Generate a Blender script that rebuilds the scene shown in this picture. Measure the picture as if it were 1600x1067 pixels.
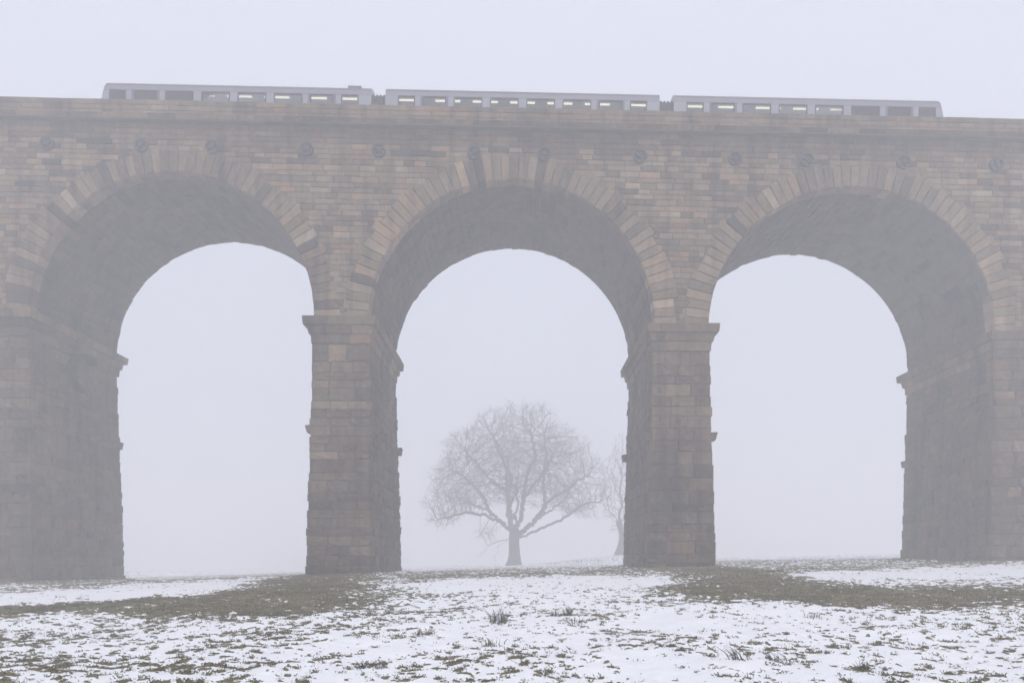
import bpy, math, random
import numpy as np
from mathutils import Matrix, Vector

# ------------------------------------------------------------------ camera, sky, sun, exposure
scene = bpy.context.scene
C = scene.collection
for o in list(bpy.data.objects):
    bpy.data.objects.remove(o)
rng = random.Random(7)
nrg = np.random.default_rng(7)

cam_d = bpy.data.cameras.new('camera')
cam = bpy.data.objects.new('camera', cam_d); C.objects.link(cam)
CAM_Y = -34.5
cam.location = (0, CAM_Y, 0)
cam.rotation_euler = (math.radians(90), 0, 0)
cam_d.sensor_width = 36.0
cam_d.lens = 21.96
cam_d.shift_x = -0.005
cam_d.shift_y = 0.2153
cam_d.clip_start = 0.1
cam_d.clip_end = 3000
scene.camera = cam

world = bpy.data.worlds.new('World'); scene.world = world
world.use_nodes = True
wn = world.node_tree.nodes; wl = world.node_tree.links
wn.clear()
w_out = wn.new('ShaderNodeOutputWorld')
sky = wn.new('ShaderNodeTexSky'); sky.sky_type = 'NISHITA'; sky.sun_disc = False
SUN_EL, SUN_ROT = math.radians(55), math.radians(170)
sky.sun_elevation = SUN_EL; sky.sun_rotation = SUN_ROT
sky.air_density = 1.0; sky.dust_density = 3.0
bg1 = wn.new('ShaderNodeBackground'); bg1.inputs['Strength'].default_value = 0.06
wl.new(sky.outputs['Color'], bg1.inputs['Color'])
bg2 = wn.new('ShaderNodeBackground')                      # even overcast / fog deck
bg2.inputs['Color'].default_value = (0.815, 0.84, 0.975, 1)
bg2.inputs['Strength'].default_value = 1.12
mx = wn.new('ShaderNodeMixShader'); mx.inputs[0].default_value = 0.85
wl.new(bg1.outputs[0], mx.inputs[1]); wl.new(bg2.outputs[0], mx.inputs[2])
wl.new(mx.outputs[0], w_out.inputs['Surface'])

sun_d = bpy.data.lights.new('sun', 'SUN'); sun_d.energy = 1.1; sun_d.angle = math.radians(30)
sun_d.color = (1.0, 0.96, 0.9)
sun = bpy.data.objects.new('sun', sun_d); C.objects.link(sun)
sun.location = (0, 0, 80)
_sd = Vector((math.sin(SUN_ROT) * math.cos(SUN_EL), math.cos(SUN_ROT) * math.cos(SUN_EL), math.sin(SUN_EL)))
sun.rotation_euler = (-_sd).to_track_quat('-Z', 'Y').to_euler()

scene.view_settings.view_transform = 'Standard'
scene.view_settings.look = 'None'
scene.view_settings.exposure = 0.0
scene.view_settings.gamma = 1.0
cy = scene.cycles
cy.use_denoising = True
cy.max_bounces = 9; cy.diffuse_bounces = 2; cy.glossy_bounces = 1
cy.volume_bounces = 8; cy.transparent_max_bounces = 12; cy.transmission_bounces = 3
cy.use_adaptive_sampling = True; cy.adaptive_threshold = 0.03

GRADE = 0.022
SCALE = 28.3
PITCH = 18.77
AX0 = -0.335            # x of the middle arch
R = 7.885               # arch radius
ZS = 13.2               # springing level at x = 0
RING = 1.22
DEPTH = 7.55

# ------------------------------------------------------------------ helpers
def tag(o, label=None, cat=None, group=None, kind=None):
    if label: o['label'] = label
    if cat: o['category'] = cat
    if group: o['group'] = group
    if kind: o['kind'] = kind
    return o

def mesh_data(name, verts, faces, smooth=False):
    me = bpy.data.meshes.new(name)
    me.from_pydata([tuple(v) for v in verts], [], [tuple(f) for f in faces])
    me.update()
    if smooth:
        me.polygons.foreach_set('use_smooth', [True] * len(me.polygons))
    return me

def add(name, me, mat=None, parent=None):
    o = bpy.data.objects.new(name, me); C.objects.link(o)
    if mat is not None and not me.materials: me.materials.append(mat)
    if parent is not None: o.parent = parent
    return o

def empty(name, loc=(0, 0, 0)):
    o = bpy.data.objects.new(name, None); C.objects.link(o); o.location = loc
    return o

def np_mesh(name, verts, quads, smooth=False):
    """fast mesh from numpy verts (n,3) and quads (m,4)"""
    me = bpy.data.meshes.new(name)
    v = np.asarray(verts, np.float32); q = np.asarray(quads, np.int32)
    k = q.shape[1]
    me.vertices.add(len(v)); me.vertices.foreach_set('co', v.ravel())
    me.loops.add(q.size); me.loops.foreach_set('vertex_index', q.ravel())
    me.polygons.add(len(q))
    me.polygons.foreach_set('loop_start', np.arange(0, q.size, k, dtype=np.int32))
    me.polygons.foreach_set('loop_total', np.full(len(q), k, np.int32))
    if smooth: me.polygons.foreach_set('use_smooth', np.ones(len(q), bool))
    me.update(calc_edges=True); me.validate()
    return me

def box_vf(x0, x1, y0, y1, z0, z1):
    v = [(x0,y0,z0),(x1,y0,z0),(x1,y1,z0),(x0,y1,z0),(x0,y0,z1),(x1,y0,z1),(x1,y1,z1),(x0,y1,z1)]
    f = [(0,3,2,1),(4,5,6,7),(0,1,5,4),(1,2,6,5),(2,3,7,6),(3,0,4,7)]
    return v, f

class Acc:
    """collects many small stones into one mesh"""
    def __init__(s): s.v = []; s.f = []; s.n = 0
    def put(s, verts, faces):
        s.v.extend(verts); s.f.extend([tuple(i + s.n for i in f) for f in faces]); s.n += len(verts)
    def build(s, name, mat, parent=None, smooth=False):
        return add(name, mesh_data(name, s.v, s.f, smooth), mat, parent)

def vnoise(x, y, seed=0):
    xi = np.floor(x).astype(np.int64); yi = np.floor(y).astype(np.int64)
    xf = x - xi; yf = y - yi
    def h(a, b):
        n = (a * 374761393 + b * 668265263 + seed * 1442695041) & 0xFFFFFFFF
        n = ((n ^ (n >> 13)) * 1274126177) & 0xFFFFFFFF
        n = ((n ^ (n >> 16)) * 2246822519) & 0xFFFFFFFF
        return ((n ^ (n >> 15)) & 0xFFFF) / 65535.0
    u = xf * xf * xf * (xf * (xf * 6 - 15) + 10); v = yf * yf * yf * (yf * (yf * 6 - 15) + 10)
    return (h(xi, yi) * (1 - u) + h(xi + 1, yi) * u) * (1 - v) + (h(xi, yi + 1) * (1 - u) + h(xi + 1, yi + 1) * u) * v

def fbm(x, y, octv=4, seed=0, gain=0.5):
    s = 0.0; a = 1.0; t = 0.0
    for i in range(octv):
        c, sn = math.cos(0.7 * i + .3), math.sin(0.7 * i + .3)
        s = s + a * vnoise((x * c - y * sn) * 2 ** i + 17.3 * i, (x * sn + y * c) * 2 ** i - 9.1 * i, seed + i); t += a; a *= gain
    return s / t

def sstep(a, b, x):
    t = np.clip((x - a) / (b - a), 0, 1)
    return t * t * (3 - 2 * t)

# ------------------------------------------------------------------ materials
def new_mat(name):
    m = bpy.data.materials.new(name); m.use_nodes = True
    n = m.node_tree.nodes; l = m.node_tree.links
    return m, n, l, n['Principled BSDF']

def ramp(n, stops, interp='LINEAR'):
    r = n.new('ShaderNodeValToRGB'); r.color_ramp.interpolation = interp
    e = r.color_ramp.elements
    while len(e) > 1: e.remove(e[-1])
    e[0].position = stops[0][0]; e[0].color = (*stops[0][1], 1)
    for p, c in stops[1:]:
        k = e.new(p); k.color = (*c, 1)
    return r

def mathn(n, l, op, a, b=None):
    m = n.new('ShaderNodeMath'); m.operation = op
    for i, s in enumerate((a, b)):
        if s is None: continue
        if isinstance(s, (int, float)): m.inputs[i].default_value = s
        else: l.new(s, m.inputs[i])
    return m.outputs[0]

STONE = [(0.0, (.020, .017, .016)), (0.18, (.050, .038, .030)), (0.36, (.108, .082, .055)), (0.55, (.195, .146, .094)),
         (0.72, (.270, .208, .140)), (0.86, (.355, .288, .205)), (1.0, (.46, .39, .30))]

def stone_mat(name, per_island, scale=1.0, offset=0.0, spread=1.0, bump=0.6):
    """weathered gritstone; the tone of each stone comes from the object's colour or from its mesh island"""
    m, n, l, p = new_mat(name)
    if per_island:
        g = n.new('ShaderNodeNewGeometry'); t = g.outputs['Random Per Island']
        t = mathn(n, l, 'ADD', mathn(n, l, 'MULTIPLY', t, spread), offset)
        hue = mathn(n, l, 'FRACT', mathn(n, l, 'MULTIPLY', g.outputs['Random Per Island'], 7.31))
    else:
        oi = n.new('ShaderNodeObjectInfo')
        sep = n.new('ShaderNodeSeparateColor'); l.new(oi.outputs['Color'], sep.inputs[0])
        t = sep.outputs[0]; hue = sep.outputs[1]
    geo = n.new('ShaderNodeNewGeometry')
    big = n.new('ShaderNodeTexNoise'); big.inputs['Scale'].default_value = 0.32; big.inputs['Detail'].default_value = 4
    l.new(geo.outputs['Position'], big.inputs['Vector'])
    mid = n.new('ShaderNodeTexNoise'); mid.inputs['Scale'].default_value = 3.2; mid.inputs['Detail'].default_value = 6; mid.inputs['Roughness'].default_value = .65
    l.new(geo.outputs['Position'], mid.inputs['Vector'])
    a = mathn(n, l, 'MULTIPLY', mathn(n, l, 'SUBTRACT', big.outputs[0], 0.5), 0.45)
    b = mathn(n, l, 'MULTIPLY', mathn(n, l, 'SUBTRACT', mid.outputs[0], 0.5), 0.55)
    mp = n.new('ShaderNodeMapping'); mp.inputs['Scale'].default_value = (1.5, 1.5, .10); l.new(geo.outputs['Position'], mp.inputs['Vector'])
    stn = n.new('ShaderNodeTexNoise'); stn.inputs['Scale'].default_value = 1.0; stn.inputs['Detail'].default_value = 5; l.new(mp.outputs[0], stn.inputs['Vector'])
    rs = ramp(n, [(.48, (0, 0, 0)), (.72, (1, 1, 1))]); l.new(stn.outputs[0], rs.inputs[0])     # damp and soot runs
    b = mathn(n, l, 'SUBTRACT', b, mathn(n, l, 'MULTIPLY', rs.outputs[0], .26))
    t = mathn(n, l, 'ADD', mathn(n, l, 'ADD', t, a), b)
    r = ramp(n, STONE); l.new(t, r.inputs[0])
    warm = ramp(n, [(0, (.97, .975, .98)), (.5, (1.04, .985, .94)), (.85, (1.10, .97, .87)), (1, (1.2, .91, .72))]); l.new(hue, warm.inputs[0])
    mul = n.new('ShaderNodeMix'); mul.data_type = 'RGBA'; mul.blend_type = 'MULTIPLY'; mul.inputs[0].default_value = 1
    l.new(r.outputs[0], mul.inputs[6]); l.new(warm.outputs[0], mul.inputs[7])
    l.new(mul.outputs[2], p.inputs['Base Color'])
    p.inputs['Roughness'].default_value = 0.92
    p.inputs['Specular IOR Level'].default_value = 0.2
    bp = n.new('ShaderNodeBump'); bp.inputs['Strength'].default_value = bump; bp.inputs['Distance'].default_value = 0.05
    fine = n.new('ShaderNodeTexNoise'); fine.inputs['Scale'].default_value = 9; fine.inputs['Detail'].default_value = 5
    l.new(geo.outputs['Position'], fine.inputs['Vector']); l.new(fine.outputs[0], bp.inputs['Height'])
    l.new(bp.outputs[0], p.inputs['Normal'])
    return m

M_STONE = stone_mat('gritstone', False)
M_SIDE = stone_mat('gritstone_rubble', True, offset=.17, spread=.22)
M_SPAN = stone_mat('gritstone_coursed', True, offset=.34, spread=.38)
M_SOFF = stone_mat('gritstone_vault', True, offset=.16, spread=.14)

def plain(name, col, rough=.8, noise=.25, nscale=4.0, metal=0.0, spec=.3):
    m, n, l, p = new_mat(name)
    geo = n.new('ShaderNodeNewGeometry')
    t = n.new('ShaderNodeTexNoise'); t.inputs['Scale'].default_value = nscale; t.inputs['Detail'].default_value = 5
    l.new(geo.outputs['Position'], t.inputs['Vector'])
    lo = tuple(c * (1 - noise) for c in col); hi = tuple(min(1, c * (1 + noise)) for c in col)
    r = ramp(n, [(.3, lo), (.7, hi)]); l.new(t.outputs[0], r.inputs[0]); l.new(r.outputs[0], p.inputs['Base Color'])
    p.inputs['Roughness'].default_value = rough; p.inputs['Metallic'].default_value = metal
    p.inputs['Specular IOR Level'].default_value = spec
    return m

M_MORTAR = plain('old_lime_mortar', (.085, .072, .060), .95, .35, 2.0)
M_IRON = plain('painted_cast_iron', (.030, .032, .038), .6, .3, 6)
M_SOOT = plain('soot_black', (.008, .008, .009), .9, .2, 4)
M_BARK = plain('oak_bark', (.05, .043, .038), .95, .3, 3)
M_RUSH = plain('dead_rush', (.050, .052, .030), .8, .4, 20)
M_BODY = plain('train_side_paint', (.27, .29, .33), .45, .06, 2, spec=.4)
M_LOWER = plain('train_lower_paint', (.10, .09, .17), .45, .06, 2, spec=.4)
M_CANT = plain('train_cantrail_paint', (.22, .21, .26), .5, .06, 2, spec=.4)
M_ROOF = plain('train_roof_paint', (.13, .12, .14), .7, .15, 2)
M_UNDER = plain('train_underframe', (.03, .03, .03), .8, .2, 3)
M_TRIM = plain('train_interior_panel', (.55, .54, .5), .7, .05, 2)
M_RUBBER = plain('gangway_rubber', (.035, .035, .04), .8, .1, 4)
M_BALLAST = plain('ballast', (.16, .15, .14), .95, .4, 14)
M_STEEL = plain('rail_steel', (.12, .08, .06), .6, .3, 5, metal=.5)

m, n, l, p = new_mat('train_window_glass')
for k in list(n): 
    if k.type == 'BSDF_PRINCIPLED': n.remove(k)
gl = n.new('ShaderNodeBsdfGlossy'); gl.inputs['Roughness'].default_value = .03
tr = n.new('ShaderNodeBsdfTransparent'); tr.inputs['Color'].default_value = (.85, .89, .92, 1)
fr = n.new('ShaderNodeFresnel'); fr.inputs['IOR'].default_value = 1.5
ms = n.new('ShaderNodeMixShader'); l.new(fr.outputs[0], ms.inputs[0]); l.new(tr.outputs[0], ms.inputs[1]); l.new(gl.outputs[0], ms.inputs[2])
l.new(ms.outputs[0], n['Material Output'].inputs['Surface'])
M_GLASS = m

m, n, l, p = new_mat('train_lamp_tube')
p.inputs['Base Color'].default_value = (1, .9, .7, 1)
p.inputs['Emission Color'].default_value = (1, .84, .60, 1); p.inputs['Emission Strength'].default_value = 1.5
M_LAMP = m
M_LAMP.cycles.emission_sampling = 'NONE'

# ground: snow over matted winter grass, blended by the mesh attribute "grass"
m, n, l, p = new_mat('snow_on_grass')
at = n.new('ShaderNodeAttribute'); at.attribute_name = 'grass'
geo = n.new('ShaderNodeNewGeometry')
t1 = n.new('ShaderNodeTexNoise'); t1.inputs['Scale'].default_value = 11; t1.inputs['Detail'].default_value = 6; t1.inputs['Roughness'].default_value = .7
l.new(geo.outputs['Position'], t1.inputs['Vector'])
k = mathn(n, l, 'ADD', at.outputs['Fac'], mathn(n, l, 'MULTIPLY', mathn(n, l, 'SUBTRACT', t1.outputs[0], .5), 1.0))
rp = ramp(n, [(.44, (0, 0, 0)), (.56, (1, 1, 1))]); l.new(k, rp.inputs[0])
t2 = n.new('ShaderNodeTexNoise'); t2.inputs['Scale'].default_value = 1.4; t2.inputs['Detail'].default_value = 8
l.new(geo.outputs['Position'], t2.inputs['Vector'])
gr = ramp(n, [(.28, (.078, .064, .032)), (.45, (.130, .118, .056)), (.56, (.185, .155, .083)), (.66, (.130, .128, .054)), (.8, (.20, .165, .093))]); l.new(t2.outputs[0], gr.inputs[0])
sn = ramp(n, [(.3, (.84, .85, .88)), (.7, (.90, .905, .92))]); l.new(t2.outputs[0], sn.inputs[0])
mix = n.new('ShaderNodeMix'); mix.data_type = 'RGBA'
l.new(rp.outputs[0], mix.inputs[0]); l.new(sn.outputs[0], mix.inputs[6]); l.new(gr.outputs[0], mix.inputs[7])
l.new(mix.outputs[2], p.inputs['Base Color'])
p.inputs['Roughness'].default_value = .85; p.inputs['Specular IOR Level'].default_value = .2
bp = n.new('ShaderNodeBump'); bp.inputs['Strength'].default_value = .5; bp.inputs['Distance'].default_value = .04
l.new(t1.outputs[0], bp.inputs['Height']); l.new(bp.outputs[0], p.inputs['Normal'])
M_GROUND = m

m, n, l, p = new_mat('winter_grass')
g = n.new('ShaderNodeNewGeometry')
r = ramp(n, [(0, (.050, .046, .022)), (.4, (.10, .088, .042)), (.75, (.155, .132, .068)), (1, (.23, .185, .105))]); l.new(g.outputs['Random Per Island'], r.inputs[0])
l.new(r.outputs[0], p.inputs['Base Color']); p.inputs['Roughness'].default_value = .85; p.inputs['Specular IOR Level'].default_value = .15
M_GRASS = m

# ------------------------------------------------------------------ terrain
def terrain(x, y):
    x = np.asarray(x, float); y = np.asarray(y, float)
    s = sstep(-34, 0, y); s2 = sstep(0, 14, y)
    base = -1.62 + 0.98 * s + 0.14 * s2
    tilt = 0.004 + 0.018 * sstep(-30, 0, y) + 0.008 * s2
    z = base + tilt * np.clip(x, -70, 70)
    z = z + 1.15 * np.exp(-(((x - 17) / 10.0) ** 2 + ((y - 68) / 10.0) ** 2))
    for px_ in (-28.49, -9.72, 9.05, 27.82):       # soil banked against the pier feet
        dd = np.hypot(np.maximum(np.abs(x - px_) - 1.9, 0), np.maximum(np.abs(y - 3.8) - 4.0, 0))
        z = z + .16 * np.exp(-(dd / .9) ** 2)
    z = z + 0.25 * (fbm(x / 14, y / 14, 3, 5) - .5) * sstep(6, 20, np.hypot(x, y - CAM_Y))
    return z

# bare-grass and snow areas in plan (metres): polygon, softness, grass share
AREAS = [
    # (share of grass, blur metres, polygon)
    (.44, 1.2, [(-78, 60), (-38, 27), (-17.1, -7.0), (-19.5, -11.0), (-40, -12), (-90, 20)]),
    (.50, 1.2, [(-45, 40), (-12, 38), (-10.5, 6), (-15.5, 3), (-17, -3), (-20, -7), (-45, 0)]),
    (.56, 1.0, [(-8.8, 11), (-.4, 12.5), (8.3, 7.6), (5.9, -4.5), (-.3, -3.3), (-4.9, -5.8)]),
    (.52, 1.2, [(18.4, 23), (26.9, 8.4), (30, 2), (23.4, -1.6), (14.3, -6.2), (10.1, -5.7), (11, 8)]),
    (.28, 2.4, [(-13, -20.2), (-7.4, -20.3), (-4.5, -19.2), (-2.0, -22.1), (-3.6, -23.8), (-5.0, -25), (-4.9, -28), (-9, -29), (-15, -24)]),
    (.24, 2.4, [(7.1, -20.4), (12.1, -19.6), (16, -22), (8, -28.5), (4.3, -27.5), (5.0, -23.5)]),
    (.05, 1.0, [(3.1, -18.9), (7.0, -19.2), (5.4, -22.8), (2.4, -22.3)]),
    (.06, .8, [(-4.3, -9.3), (-.2, -5), (6.8, -6.1), (5.5, -12.2), (1.9, -14.5), (-3.5, -14.4)]),
    (.80, .9, [(-31.5, -1.2), (-25.7, -1.2), (-25.7, 9), (-31.5, 9)]), (.80, .9, [(24.9, -1.0), (30.8, -1.0), (30.8, 9), (24.9, 9)]),
    (.02, .6, [(-30, -15), (-19.5, -11), (-17.8, -9.2), (-16.8, -5.1), (-14.6, -3.4), (-14.8, 3.6), (-11.2, -7.7), (-11, -13.3), (-13, -15.2), (-14.8, -16.6), (-30, -22)]),
    (.86, 1.5, [(-30, -23), (-14.7, -16.8), (-12.9, -15.4), (-10.9, -13.6), (-11, -8.3), (-13.6, .5), (-12.5, 4), (-7.5, 3), (-7.2, -2.5), (-6.9, -7.3), (-5.9, -8.5), (-5.2, -11.9), (-4.8, -15.8), (-4.7, -18.1), (-5.6, -19.1), (-6.5, -19.6), (-8, -19.1), (-9.7, -18.9), (-11.7, -18.4), (-12.9, -18.9), (-30, -27)]),
    (.86, 1.5, [(6.6, -2), (7.5, 3), (11.6, 3), (12.3, -3.4), (10.9, -9.9), (11.5, -12.7), (13.2, -14.5), (16.4, -14.3), (30, -12), (30, -15), (12.5, -19.2), (10.8, -19.3), (9.5, -18.8), (7.3, -18.3), (5.5, -17.3), (4.3, -16.3), (5.8, -12.2), (8.2, -7)]),
    (.03, .6, [(10.9, -7.3), (13.6, -7.5), (20.2, -3.8), (26, -2.5), (40, 2), (40, -5), (19.7, -10.3), (15.4, -11.2), (12.1, -10.6)]),
]

def inside_soft(x, y, poly, blur):
    """soft 0..1 membership of a polygon"""
    d = np.full(x.shape, 1e9); ins = np.zeros(x.shape, bool)
    n = len(poly)
    for i in range(n):
        x0, y0 = poly[i]; x1, y1 = poly[(i + 1) % n]
        ex, ey = x1 - x0, y1 - y0
        t = np.clip(((x - x0) * ex + (y - y0) * ey) / (ex * ex + ey * ey), 0, 1)
        d = np.minimum(d, np.hypot(x - x0 - t * ex, y - y0 - t * ey))
        c = ((y0 > y) != (y1 > y)) & (x < (x1 - x0) * (y - y0) / ((y1 - y0) if y1 != y0 else 1e-9) + x0)
        ins ^= c
    sd = np.where(ins, d, -d)
    return sstep(-blur, blur, sd)

def grass_mask(x, y):
    wx = x + 2.2 * (fbm(x / 2.2, y / 2.2, 4, 31) - .5); wy = y + 2.2 * (fbm(x / 2.2, y / 2.2, 4, 47) - .5)
    share = .23 + .34 * (fbm(x / 5.5, y / 5.5, 3, 61) - .5) + .10 * sstep(0, 20, y)
    for s, b, poly in AREAS:
        w = inside_soft(wx, wy, poly, b)
        share = share * (1 - w) + s * w
    nz = fbm(x / .125, y / .10, 3, 11, .55)
    nz2 = fbm(x / 1.3, y / 1.3, 3, 23)
    v = .80 * nz + .20 * nz2                      # roughly 0.25 .. 0.75
    th = .5 + (.5 - np.clip(share, 0, 1)) * .50
    return np.clip(.5 + (v - th) * 8.0, 0, 1)

def ground_z(x, y, g=None):
    if g is None: g = grass_mask(x, y)
    d = np.hypot(x, y - CAM_Y)
    near = 1 - sstep(35, 60, d)
    z = terrain(x, y)
    z = z + near * (.16 * (fbm(x / 1.5, y / 1.5, 3, 71) - .5) + .10 * (fbm(x / .45, y / .45, 3, 83) - .5))
    return z + near * (.035 * g - .01)

d_rows = [0.4, 1.0, 2.0, 3.0, 4.0, 5.0, 6.0]
d = 6.0
while d < 420:
    d += max(.045, .045 * (d / 11.0) ** 1.35) if d < 45 else (d * .0075 if d < 110 else d * .05)
    d_rows.append(d)
d_rows = np.array(d_rows)
ang = np.concatenate([np.linspace(-math.pi, -.82, 40, endpoint=False), np.linspace(-.82, .82, 760), np.linspace(.82, math.pi, 41)[1:]])
A, D = np.meshgrid(ang, d_rows)
gx = (D * np.sin(A)); gy = (CAM_Y + D * np.cos(A))
gm = grass_mask(gx, gy)
gz = ground_z(gx, gy, gm)
nr, nc = gx.shape
idx = np.arange(nr * nc).reshape(nr, nc)
q = np.stack([idx[:-1, :-1], idx[:-1, 1:], idx[1:, 1:], idx[1:, :-1]], -1).reshape(-1, 4)[:, ::-1]
me = np_mesh('ground', np.stack([gx, gy, gz], -1).reshape(-1, 3), q, True)
attr = me.attributes.new('grass', 'FLOAT', 'POINT'); attr.data.foreach_set('value', gm.ravel().astype(np.float32))
ground = add('ground', me, M_GROUND); tag(ground, kind='structure')

# matted grass blades poking through the snow
def grass_blades(n_cand, dmin, dmax, hmin, hmax, blades, wid, seed):
    r = np.random.default_rng(seed)
    d = dmin + (dmax - dmin) * r.random(n_cand) ** 1.0
    a = r.uniform(-.78, .78, n_cand)
    x = d * np.sin(a); y = CAM_Y + d * np.cos(a)
    g = grass_mask(x, y)
    keep = r.random(n_cand) < sstep(.45, .9, g)
    x, y, g = x[keep], y[keep], g[keep]
    z = ground_z(x, y, g) - .012
    V = []; 
    size = r.uniform(.6, 1.2, len(x)) ** 2
    for b in range(blades):
        th = r.uniform(0, 2 * math.pi, len(x)); ln = r.uniform(hmin, hmax, len(x)) * size
        lean = r.uniform(.5, 1.5, len(x))
        bx = x + r.normal(0, .035, len(x)); by = y + r.normal(0, .035, len(x))
        dx, dy = np.cos(th), np.sin(th)
        w = wid * r.uniform(.7, 1.4, len(x))
        p0 = np.stack([bx - dy * w, by + dx * w, z], -1); p1 = np.stack([bx + dy * w, by - dx * w, z], -1)
        hx = np.sin(lean) * ln; hz = np.cos(lean) * ln
        p2 = np.stack([bx + dx * hx * .5 + dy * w * .7, by + dy * hx * .5 - dx * w * .7, z + hz * .75 + .015], -1)
        p3 = np.stack([bx + dx * hx, by + dy * hx, z + hz * .85 + .01], -1)
        V.append(np.stack([p0, p1, p2, p3], 1))
    return np.concatenate(V, 0).reshape(-1, 3)
gv = np.concatenate([grass_blades(60000, 7, 17, .02, .05, 5, .0028, 3), grass_blades(60000, 15, 36, .025, .06, 4, .006, 4)])
gq = np.arange(len(gv)).reshape(-1, 4)
go = add('grass', np_mesh('grass', gv, gq), M_GRASS)
tag(go, 'short matted winter grass showing through the thin snow', 'grass', kind='stuff')

# ------------------------------------------------------------------ viaduct
via = empty('viaduct', (0, 0, 0))
tag(via, 'tall sandstone railway viaduct with round arches standing in the fog', 'viaduct')
zg = lambda x: -GRADE * x

def pillow_variant(seed, nx=4, nz=3, rough=.35, deep=4.0):
    """unit stone: x,z in -.5...5, face at y about -1, flanks running back to y = deep"""
    r = random.Random(seed)
    us = [-.5] + [-.5 + (i + 0.5) / (nx) * 1.0 for i in range(nx)] + [.5]
    us[1] = -.45; us[-2] = .45
    ws = [-.5] + [-.5 + (i + 0.5) / (nz) for i in range(nz)] + [.5]
    ws[1] = -.42; ws[-2] = .42
    V = []; F = []
    for j, w in enumerate(ws):
        for i, u in enumerate(us):
            edge = i in (0, len(us) - 1) or j in (0, len(ws) - 1)
            if edge:
                V.append((u * (1 - .02 * r.random()), -.35 - .25 * r.random(), w * (1 - .04 * r.random())))
            else:
                V.append((u + r.uniform(-.03, .03), -1 + rough * r.uniform(-.6, .9), w + r.uniform(-.04, .04)))
    n = len(us)
    for j in range(len(ws) - 1):
        for i in range(n - 1):
            F.append((j * n + i, j * n + i + 1, (j + 1) * n + i + 1, (j + 1) * n + i))
    ring = [i for i in range(n)] + [j * n + n - 1 for j in range(1, len(ws))] + \
           [(len(ws) - 1) * n + i for i in range(n - 2, -1, -1)] + [j * n for j in range(len(ws) - 2, 0, -1)]
    k0 = len(V)
    for i in ring: V.append((V[i][0], deep, V[i][2]))
    for a in range(len(ring)):
        b = (a + 1) % len(ring)
        F.append((ring[a], k0 + a, k0 + b, ring[b]))
    return V, F

ROCK = [pillow_variant(100 + i, 4, 3, .55) for i in range(14)]
DRESS = [pillow_variant(200 + i, 3, 2, .18) for i in range(10)]
def variant_meshes(vs, nm, smooth):
    out = []
    for i, (v, f) in enumerate(vs):
        me = mesh_data(nm, v, f, smooth); me.materials.append(M_STONE); out.append(me)
    return out
ROCK_ME = variant_meshes(ROCK, 'rock_faced_stone', False)
DRESS_ME = variant_meshes(DRESS, 'dressed_stone', False)

def stone(name, kind, parent, x, y, z, w, proud, h, tone, hue=None, ry=GRADE):
    me = rng.choice(ROCK_ME if kind == 'rock' else DRESS_ME)
    o = bpy.data.objects.new(name, me); C.objects.link(o); o.parent = parent
    o.location = (x, y, z); o.scale = (w if rng.random() < .5 else -w, proud, h); o.rotation_euler = (0, ry, 0)
    if o.scale[0] < 0: o.scale = (w, proud, h)
    o.color = (min(1, max(0, tone)), hue if hue is not None else rng.random(), 0, 1)
    return o

def stone_into(acc, kind, M):
    V, F = rng.choice(ROCK if kind == 'rock' else DRESS)
    acc.put([M @ Vector(v) for v in V], F)

def split_len(total, lo, hi):
    out = []; left = total
    while left > hi * 1.25:
        k = rng.uniform(lo, hi); out.append(k); left -= k
    if left > hi: out += [left * .45, left * .55]
    else: out.append(left)
    rng.shuffle(out)
    return out

PIER_X = [AX0 + PITCH * (k - .5) for k in range(-2, 4)]        # six piers, the middle four in view
ARCH_X = [AX0 + PITCH * k for k in range(-2, 3)]
HALF = 1.5
BAT = .027

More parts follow.
